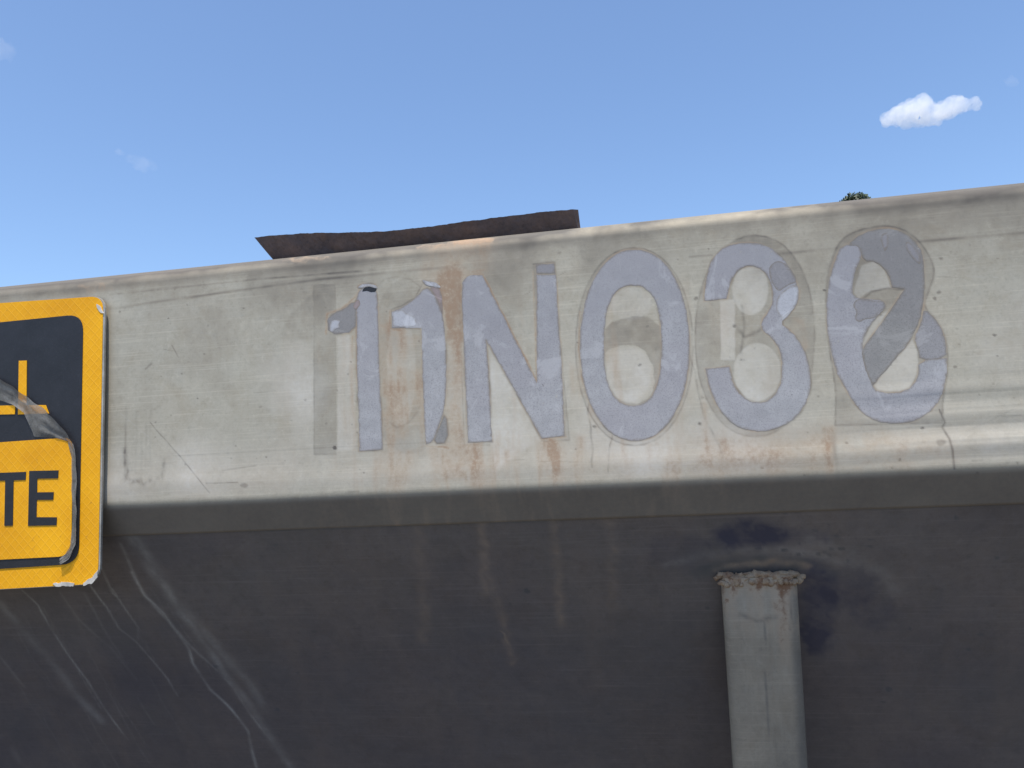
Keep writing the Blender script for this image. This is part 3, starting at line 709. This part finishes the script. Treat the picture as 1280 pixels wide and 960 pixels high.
one_b = vinyl('numeral_one', [[(490, 410), (490, 390), (505, 384), (521, 372), (533, 359), (540, 364), (549, 380), (555, 400), (557, 427), (558, 480), (555, 512), (548, 534), (541, 552), (532, 555), (529, 500), (527, 410)]], M_VINYL, 'numeral one with white patch on its flag, beside the N', keep=(0, 1, 13, 15), it=1, seed=21)
vinyl('vinyl_scrap', [[(491, 390), (504, 386), (508, 392), (517, 396), (522, 403), (519, 409), (491, 409)]], M_WHITE, 'bright white patch', one_b, seed=22, lift=.0004, rag=.0006, keep=(0, 6))
vinyl('vinyl_scrap', [[(537, 359), (553, 361), (554, 400), (549, 379), (541, 365)]], M_PINK, 'rust-pink torn corner', one_b, seed=23, it=1)
vinyl('vinyl_scrap', [[(529, 350), (545, 354), (554, 360), (540, 359), (530, 355)]], M_WHITE, 'white curled edge', one_b, seed=24, lift=.0008, rag=.0006)
vinyl('vinyl_scrap', [[(548, 535), (557, 514), (561, 553), (541, 555)]], M_RESID, 'grey residue corner', one_b, seed=25, it=1)
vinyl('letter_n', [[(577.5, 356), (582, 348), (589, 344), (604, 345), (671, 478), (671, 344), (695.6, 344), (697, 387), (701.5, 446), (706, 545), (677, 548), (659, 516), (608, 425), (615.4, 552), (585, 553), (582, 490), (579, 417)]],
      M_VINYL, 'lavender grey letter N with rusty diagonal', it=1, keep=(3, 4, 5, 6, 9, 10, 12, 13, 14), seed=31)
vinyl('vinyl_scrap', [[(670, 332), (693, 330), (694.5, 343), (671, 343)]], M_VOLD, 'grey cap above the N', it=0, seed=32, th=.00005)
zero_o = ell(793.5, 432, 68.5, 119, 2.12, 0, 48)
zero_i = [(x_-1.5, y_) for x_, y_ in ell(792.5, 432, 36, 75, 2.5, 0, 36)]
zo = vinyl('numeral_zero', [zero_o, zero_i], M_VINYL, 'large lavender grey zero', it=1, seed=41)
th_ = [(95, 360), (95, 325), (105, 250), (130, 190), (175, 150), (245, 137), (325, 143), (385, 182), (428, 240), (455, 300), (458, 345), (432, 405), (385, 450), (430, 475), (480, 540), (503, 620), (508, 700), (480, 775), (430, 828), (355, 862), (280, 866), (205, 838), (150, 780), (115, 700), (98, 622), (190, 614), (205, 680), (240, 730), (290, 755), (345, 748), (385, 700), (398, 620), (388, 550), (355, 500), (322, 478), (312, 440), (345, 400), (362, 350), (350, 285), (320, 240), (270, 222), (225, 238), (195, 285), (182, 352)]
three = vinyl('numeral_three', [Z5(th_)], M_VINYL, 'lavender grey three, second digit from the right', it=1, keep=(0, 24, 25, 43), seed=51)
vinyl('vinyl_scrap', [Z5([(372, 400), (372, 350), (400, 322), (432, 302), (457, 300), (460, 345), (445, 388), (418, 412), (395, 437), (386, 418)])], M_WHITE, 'paler oval patch', three, seed=52, lift=.0003, th=.00005)
vinyl('vinyl_scrap', [Z5([(385, 200), (430, 240), (455, 290), (415, 300), (380, 330), (350, 285), (340, 230)])], M_VOLD, 'darker worn patch', three, seed=53, lift=.0002, th=.00005)
last = vinyl('numeral_eight', [Z5([(600, 200), (622, 148), (690, 142), (702, 190), (680, 235), (668, 290), (668, 345), (720, 352), (785, 358), (800, 385), (755, 425), (715, 485), (705, 545), (720, 570), (745, 690), (770, 716), (880, 713), (920, 660), (926, 590), (1032, 580), (1035, 640), (1012, 735), (955, 805), (865, 836), (760, 828), (690, 780), (640, 700), (600, 620), (572, 500), (565, 380), (575, 280)])],
             M_VINYL, 'blue grey eight overlapped by a dark two, rightmost digit', it=1, keep=(2, 19), seed=61)
vinyl('vinyl_scrap', [Z5([(943, 385), (1000, 440), (1030, 520), (1034, 582), (926, 590), (922, 540), (905, 505), (935, 440)])], M_VOLD, 'grey right shoulder of the eight', last, seed=62, it=1)
vinyl('vinyl_scrap', [Z5([(680, 352), (720, 353), (752, 360), (785, 359), (799, 385), (775, 400), (752, 427), (718, 430), (690, 445), (676, 425), (684, 398), (668, 380)])], M_VOLD, 'darker bar of the eight', last, seed=63, lift=.0003, th=.00005)
vinyl('residue_two', [Z5([(640, 150), (700, 100), (790, 80), (860, 95), (925, 150), (945, 230), (942, 400), (900, 500), (830, 590), (745, 688), (712, 610), (702, 548), (770, 460), (868, 314), (818, 308), (805, 255), (760, 208), (705, 205), (690, 150)])], M_RESID, 'dark grey residue in the shape of a two', it=1, keep=(13, 14, 9), seed=64, lift=.0004, th=.00005)
vinyl('vinyl_scrap', [Z5([(770, 110), (800, 95), (805, 150), (790, 175), (780, 150)])], M_VOLD, 'pale flake', last, seed=65, lift=.0008, th=.00005)
vinyl('vinyl_scrap', [Z5([(870, 130), (905, 150), (935, 200), (925, 225), (895, 195), (868, 160)])], M_VOLD, 'pale flake', last, seed=66, lift=.0008, th=.00005)

# dirt gathered along every edge of the vinyl, laid on the sheet underneath
for lp_, sd_ in OUT:
    lp_ = np.vstack([lp_, lp_[:1]])
    p.stroke('dark', lp_, .0010, .38, 1.1, 'max', 600+sd_, .0003, .012)
    p.stroke('rust', lp_, .0013, .34, 1.3, 'max', 640+sd_, .0005, .02)
for n_ in ('dark', 'rust'):
    rail.data.attributes[n_].data.foreach_set('value', np.clip(p.c[n_], 0, .96).astype(np.float32).ravel())

# ------------------------------------------------------------ caution plate at the left
YS = -.0075
sgn = empty('caution_sign', (W(-60, 700)[0], 0, W(60, 735, YS)[1]))
sgn['world_built'] = 1
tag(sgn, 'yellow and black warning plate with peeling film at left end of container', 'sign')
def cr(pts, radii, n=8):
    """rounded polygon from pixel corners at the plate's depth"""
    P_ = [np.asarray(a) for a in pts]; out = []; k = len(P_)
    for i in range(k):
        p0 = P_[i-1]; p1 = P_[i]; p2 = P_[(i+1) % k]; r = radii[i]
        if r == 0: out.append(p1); continue
        a = (p0-p1)/np.linalg.norm(p0-p1); b = (p2-p1)/np.linalg.norm(p2-p1)
        for t in np.linspace(0, 1, n):
            q0 = p1+a*r; q2 = p1+b*r; out.append((1-t)**2*q0+2*t*(1-t)*p1+t*t*q2)
    return out
def sg(pts): return [W(a, b, YS) for a, b in pts]
PXM = abs(W(60, 500, YS)[0]-W(61, 500, YS)[0])
LX = -330      # far edge of the plate, outside the frame
def lerp(y0, y1, x): return y0+(y1-y0)*x/100.
def quadpx(x0, x1, top, bot):   # top/bot = (y at x=0, y at x=100)
    return [(x0, lerp(*top, x0)), (x1, lerp(*top, x1)), (x1, lerp(*bot, x1)), (x0, lerp(*bot, x0))]
TOPE, BOTE = (378.5, 371.5), (737, 731.5)
plate = sg([(LX, lerp(*TOPE, LX)), (131, lerp(*TOPE, 131)), (124.5, lerp(*BOTE, 124.5)), (LX, lerp(*BOTE, LX))])
back = slab('plate', [cr(plate, [.014, .014, .017, .014])], YS+.0004, .0022, M_ALU, sgn)
pf = [np.array([a[0]-(.0016 if i in (1, 2) else -.0016), a[1]+(0.0004 if i > 1 else -.0002)]) for i, a in enumerate(plate)]
slab('yellow_face', [cr(pf, [.013, .013, .016, .013])], YS, .0006, M_YEL, sgn)
pb = sg([(LX+26, lerp(403, 393, LX+26)), (104.5, lerp(403, 393, 104.5)), (99, lerp(711, 704.5, 99)), (LX+26, lerp(711, 704.5, LX+26))])
slab('black_panel', [cr(pb, [.014, .016, .017, .014])], YS-.0005, .0007, M_BLACK, sgn)
py_ = sg([(LX+40, lerp(553, 546, LX+40)), (92, lerp(553, 546, 92)), (90, lerp(699.5, 694.5, 90)), (LX+40, lerp(699.5, 694.5, LX+40))])
slab('yellow_panel', [cr(py_, [.010, .011, .013, .010])], YS-.0010, .0007, M_YEL, sgn)
def glyph(name, pts, mat, y): return slab(name, [sg(pts)], y, .0006, mat, sgn)
sk = lambda x, y: (x, y-(x)*.035)       # lettering follows the tilt of the plate
glyph('letter_e', [sk(38, 590), sk(74.5, 590.5), sk(74, 600.5), sk(48, 600), sk(47.8, 617), sk(68.5, 617.5), sk(68, 627), sk(47.5, 626.5), sk(47, 648), sk(72.5, 649), sk(72, 659), sk(36.5, 658.5)], M_BLACK, YS-.0014)
glyph('letter_t', [sk(-9, 591), sk(34, 591), sk(33.5, 601), sk(18.5, 601), sk(17.5, 657.5), sk(7, 657.5), sk(8, 601), sk(-9, 601)], M_BLACK, YS-.0014)
glyph('letter_l', [sk(24.5, 452), sk(34.5, 452), sk(34, 507.5), sk(58, 508.5), sk(62, 519), sk(23.5, 519)], M_YEL, YS-.0010)
glyph('letter_l', [sk(-19, 452), sk(-8.5, 452), sk(-9, 507), sk(20, 507.5), sk(19.5, 518.5), sk(-19.5, 518)], M_YEL, YS-.0010)
# chipped lower corner
for k, pts in enumerate(([(66, 730), (78, 727), (93, 729.5), (92, 732.5), (70, 733)], [(104, 728), (116, 722), (123, 712), (122, 722), (114, 730), (104, 732)], [(121, 380), (127, 384), (130, 392), (126, 391), (121, 385)])):
    slab('chipped_edge', [[W(a, b, YS) for a, b in pts]], YS-.0004, .0006, M_CHIP, sgn, rag=.0006, seed=70+k)
# clear film, peeled and curled
outer = [(-20, 462), (0, 472), (20, 484), (41, 500), (60, 513), (75, 528), (88, 543), (95, 556), (98, 575), (99, 610), (99, 660), (98, 680), (90, 697), (78, 706)]
inner = [(-20, 492), (0, 500), (18, 506), (32, 516), (38, 530), (44, 546), (70, 547), (86, 552), (91, 572), (91.5, 610), (91, 660), (90, 682), (84, 692), (76, 698)]
O_ = resample(Wl(outer, YS), .0025, False); n = 120
def rs(pts, n):
    A = np.array(pts); d = np.concatenate([[0], np.cumsum(np.hypot(*np.diff(A, axis=0).T))]); t = np.linspace(0, d[-1], n)
    return np.stack([np.interp(t, d, A[:, 0]), np.interp(t, d, A[:, 1])], 1)
A_ = rs(Wl(outer, YS), n); B_ = rs(Wl(inner, YS), n); mcols = 9; FV = []
for i in range(n):
    for j in range(mcols):
        t = j/(mcols-1); c = A_[i]*(1-t)+B_[i]*t
        lift = .0016+.0020*(1-t)**2+.0003*math.sin(i*.15+t*3)+.0008*vnoise(i*.01, t, 3, .05)
        FV.append((c[0]+.0003*math.sin(i*.5)*(1-t), YS-lift, c[1]+.0003*math.sin(i*.7)*(1-t)))
film = grid_mesh('peeling_film', np.array(FV), n, mcols, M_FILM, parent=sgn); film['label'] = 'curled edge of clear film peeling off'
# spacers that hold the plate off the rail
for a, b in ((-60, 420), (-60, 600), (-250, 420), (-250, 600)):
    q_ = W(a, b, YS); bm = bmesh.new()
    bmesh.ops.create_cone(bm, cap_ends=True, segments=16, radius1=.006, radius2=.006, depth=.0062, matrix=Matrix.Translation((q_[0], -.0020, q_[1])) @ Matrix.Rotation(math.pi/2, 4, 'X'))
    bmobj('spacer', bm, M_ALU, sgn)

# ------------------------------------------------------------ rusty plate lying on the rail
def rusty_plate():
    yp = .020
    pix_top = [(318, 297), (330, 295), (368, 292), (410, 291), (470, 289.5), (505, 286.5), (540, 282.5), (580, 277), (625, 271), (670, 266), (716, 261.5)]
    pix_bot = [(344, 326), (723.5, 288)]
    T = rs(Wl(pix_top, yp-.012), 170); bl, br = Wl(pix_bot, yp); zb = ZT+.0004
    Bx = np.linspace(bl[0], br[0], 170)
    rings = []; n = 170
    for k in range(n):
        tx, tz = T[k]; tz += .00015*random.uniform(-1, 1)+.0003*vnoise(k*.01, 0, 4, .03)
        bx = Bx[k]; bz = zb
        h = tz-bz; row = []
        for j in range(8): t = j/7; row.append((bx+(tx-bx)*t, yp-.012*t+.0006*fbm(bx, bz+h*t, 5, .01, 2)+.0004*random.random() - .0006*math.sin(t*3.1), bz+h*t))
        back = .010
        row.append((tx+.004, yp-.008+.001*random.random(), tz+.0006)); row.append((tx+.001, yp+back-.012, tz+.0004)); row.append((bx+.001, yp+back, bz)); row.append(row[0])
        rings.append(row)
    V_ = np.array(rings); nu_, nv_ = V_.shape[:2]
    me = bpy.data.meshes.new('rusty_steel_plate'); vs = V_.reshape(-1, 3)
    F = [(i*nv_+j, (i+1)*nv_+j, (i+1)*nv_+j+1, i*nv_+j+1) for i in range(nu_-1) for j in range(nv_-1)]
    F += [tuple(range(nv_-2, -1, -1)), tuple((nu_-1)*nv_+j for j in range(nv_-1))]
    me.from_pydata([tuple(v) for v in vs], [], F)
    bm = bmesh.new(); bm.from_mesh(me); bmesh.ops.remove_doubles(bm, verts=bm.verts, dist=1e-6); bmesh.ops.recalc_face_normals(bm, faces=bm.faces); bm.to_mesh(me); bm.free()
    o = link('rusty_steel_plate', me, M_RUST)
    tag(o, 'dark rusty bent strip of steel lying on top of the rail', 'steel strip')
rusty_plate()

# ------------------------------------------------------------ tree beyond the container (only its tip shows)
def tree():
    t = NT('tree_leaves'); c = t.mix(t.ramp(t.noise(3, 4, .6), [(.3, 0.), (.7, 1.)]), (.018, .034, .014), (.05, .075, .03))
    t.set('Base Color', c); t.set('Roughness', .6); ML = t.m
    MB_ = simple('tree_bark', (.09, .07, .05), .9, 0, .4, 12)
    tip = at(1067, 240.5, 13.0)
    root = empty('leafy_tree', (tip.x, tip.y, 0)); tag(root, 'green tree whose tip just shows above the rail under the small cloud', 'tree')
    H = tip.z; bm = bmesh.new()
    def limb(a, b, ra, rb):
        a, b = Vector(a), Vector(b); d = b-a
        bmesh.ops.create_cone(bm, cap_ends=True, segments=10, radius1=ra, radius2=rb, depth=d.length, matrix=Matrix.Translation((a+b)/2) @ d.to_track_quat('Z', 'Y').to_matrix().to_4x4())
    limb((0, 0, -.1), (.05, .03, H*.5), .16, .09); limb((.05, .03, H*.5), (0, 0, H*.97), .09, .01)
    clumps = [(Vector((0, 0, H-.20)), .20), (Vector((.05, 0, H-.21)), .19), (Vector((-.07, 0, H-.24)), .19)]
    for k in range(46):
        z = random.uniform(.35, .93); R_ = (1-z)*1.9*random.uniform(.5, 1.0)+.05; a = random.uniform(0, 6.28)
        c_ = Vector((R_*math.cos(a), R_*math.sin(a), z*H)); clumps.append((c_, random.uniform(.22, .42)*(1.15-z*.75)))
        if k % 2: limb((0, 0, z*H*.85), c_, .03, .008)
    tr = bmobj('trunk', bm, MB_, root, smooth=True)
    vs, fs = [], []
    for c_, r_ in clumps:
        for q in range(1500 if r_ < .201 and c_.z > H-.3 else int(260+500*r_)):
            d = Vector((random.gauss(0, 1), random.gauss(0, 1), random.gauss(0, .8))).normalized()*r_*random.uniform(.45, 1.0)
            pnt = c_+d; u = Vector((random.gauss(0, 1), random.gauss(0, 1), random.gauss(0, 1))).normalized(); v = u.orthogonal().normalized(); s = random.uniform(.018, .038)
            b = len(vs); vs += [tuple(pnt-u*s), tuple(pnt+v*s*.5), tuple(pnt+u*s), tuple(pnt-v*s*.5)]; fs.append((b, b+1, b+2, b+3))
    me = bpy.data.meshes.new('crown'); me.from_pydata(vs, [], fs); link('crown', me, ML, root)
tree()

# ------------------------------------------------------------ clouds
def cloud(name, label, blobs, dist, dens, seed, sc):
    bm = bmesh.new(); c0 = at(blobs[0][0], blobs[0][1], dist)
    for (a, b, r_) in blobs:
        p_ = at(a, b, dist)-c0; R_ = r_*dist/FPX
        bmesh.ops.create_icosphere(bm, subdivisions=3, radius=R_, matrix=Matrix.Translation(p_) @ Matrix.Diagonal((1, 1.2, .95, 1)))
    t = NT(name+'_vapour'); t.t.nodes.remove(t.b)
    vol = t.n('ShaderNodeVolumePrincipled'); vol.inputs['Color'].default_value = (1, 1, 1, 1); vol.inputs['Anisotropy'].default_value = .1
    n = t.noise(sc, 5, .62); d = t.math('MULTIPLY', t.ramp(n, [(.30, .12), (.72, 1.)]), dens); t.l(d, vol.inputs['Density'])
    t.l(vol.outputs[0], t.t.nodes['Material Output'].inputs['Volume'])
    me = bpy.data.meshes.new(name)
    # union by voxel remesh keeps one clean closed skin
    bm.to_mesh(me); bm.free(); o = link(name, me, t.m); o.location = c0
    md = o.modifiers.new('remesh', 'REMESH'); md.mode = 'VOXEL'; md.voxel_size = dist*1.6/FPX
    dg = bpy.context.evaluated_depsgraph_get(); m2 = bpy.data.meshes.new_from_object(o.evaluated_get(dg)); o.modifiers.clear(); o.data = m2
    for v in m2.vertices:
        f = mnoise.fractal(v.co*(FPX/dist/9.0)+Vector((seed, 0, 0)), 1.0, 2.0, 4); v.co += v.normal*f*dist*4.5/FPX
    tag(o, label, 'cloud'); return o
cloud('cloud', 'small bright white puffy cloud in the sky at the upper right',
      [(1112, 148, 9), (1124, 144, 12), (1138, 138, 12), (1150, 136, 14), (1160, 143, 12), (1172, 142, 11), (1183, 138, 11), (1194, 132, 11), (1205, 131, 8), (1215, 129, 6), (1222, 133, 4), (1135, 150, 9), (1150, 150, 9)], 900, .085, 3, .10)
cloud('cloud', 'faint thin wisp of cloud at the left of the sky', [(178, 205, 8), (188, 206, 6), (167, 200, 6), (150, 190, 5)], 1200, .008, 9, .07)

cloud('cloud', 'tiny pale wisp of cloud high at the right edge of the sky', [(1262, 101, 5), (1268, 102, 4), (1256, 101, 3)], 1200, .008, 5, .07)
cloud('cloud', 'faint pale wisp of cloud at the upper left corner of the sky', [(4, 60, 9), (-6, 66, 8), (8, 72, 5)], 1200, .008, 6, .07)
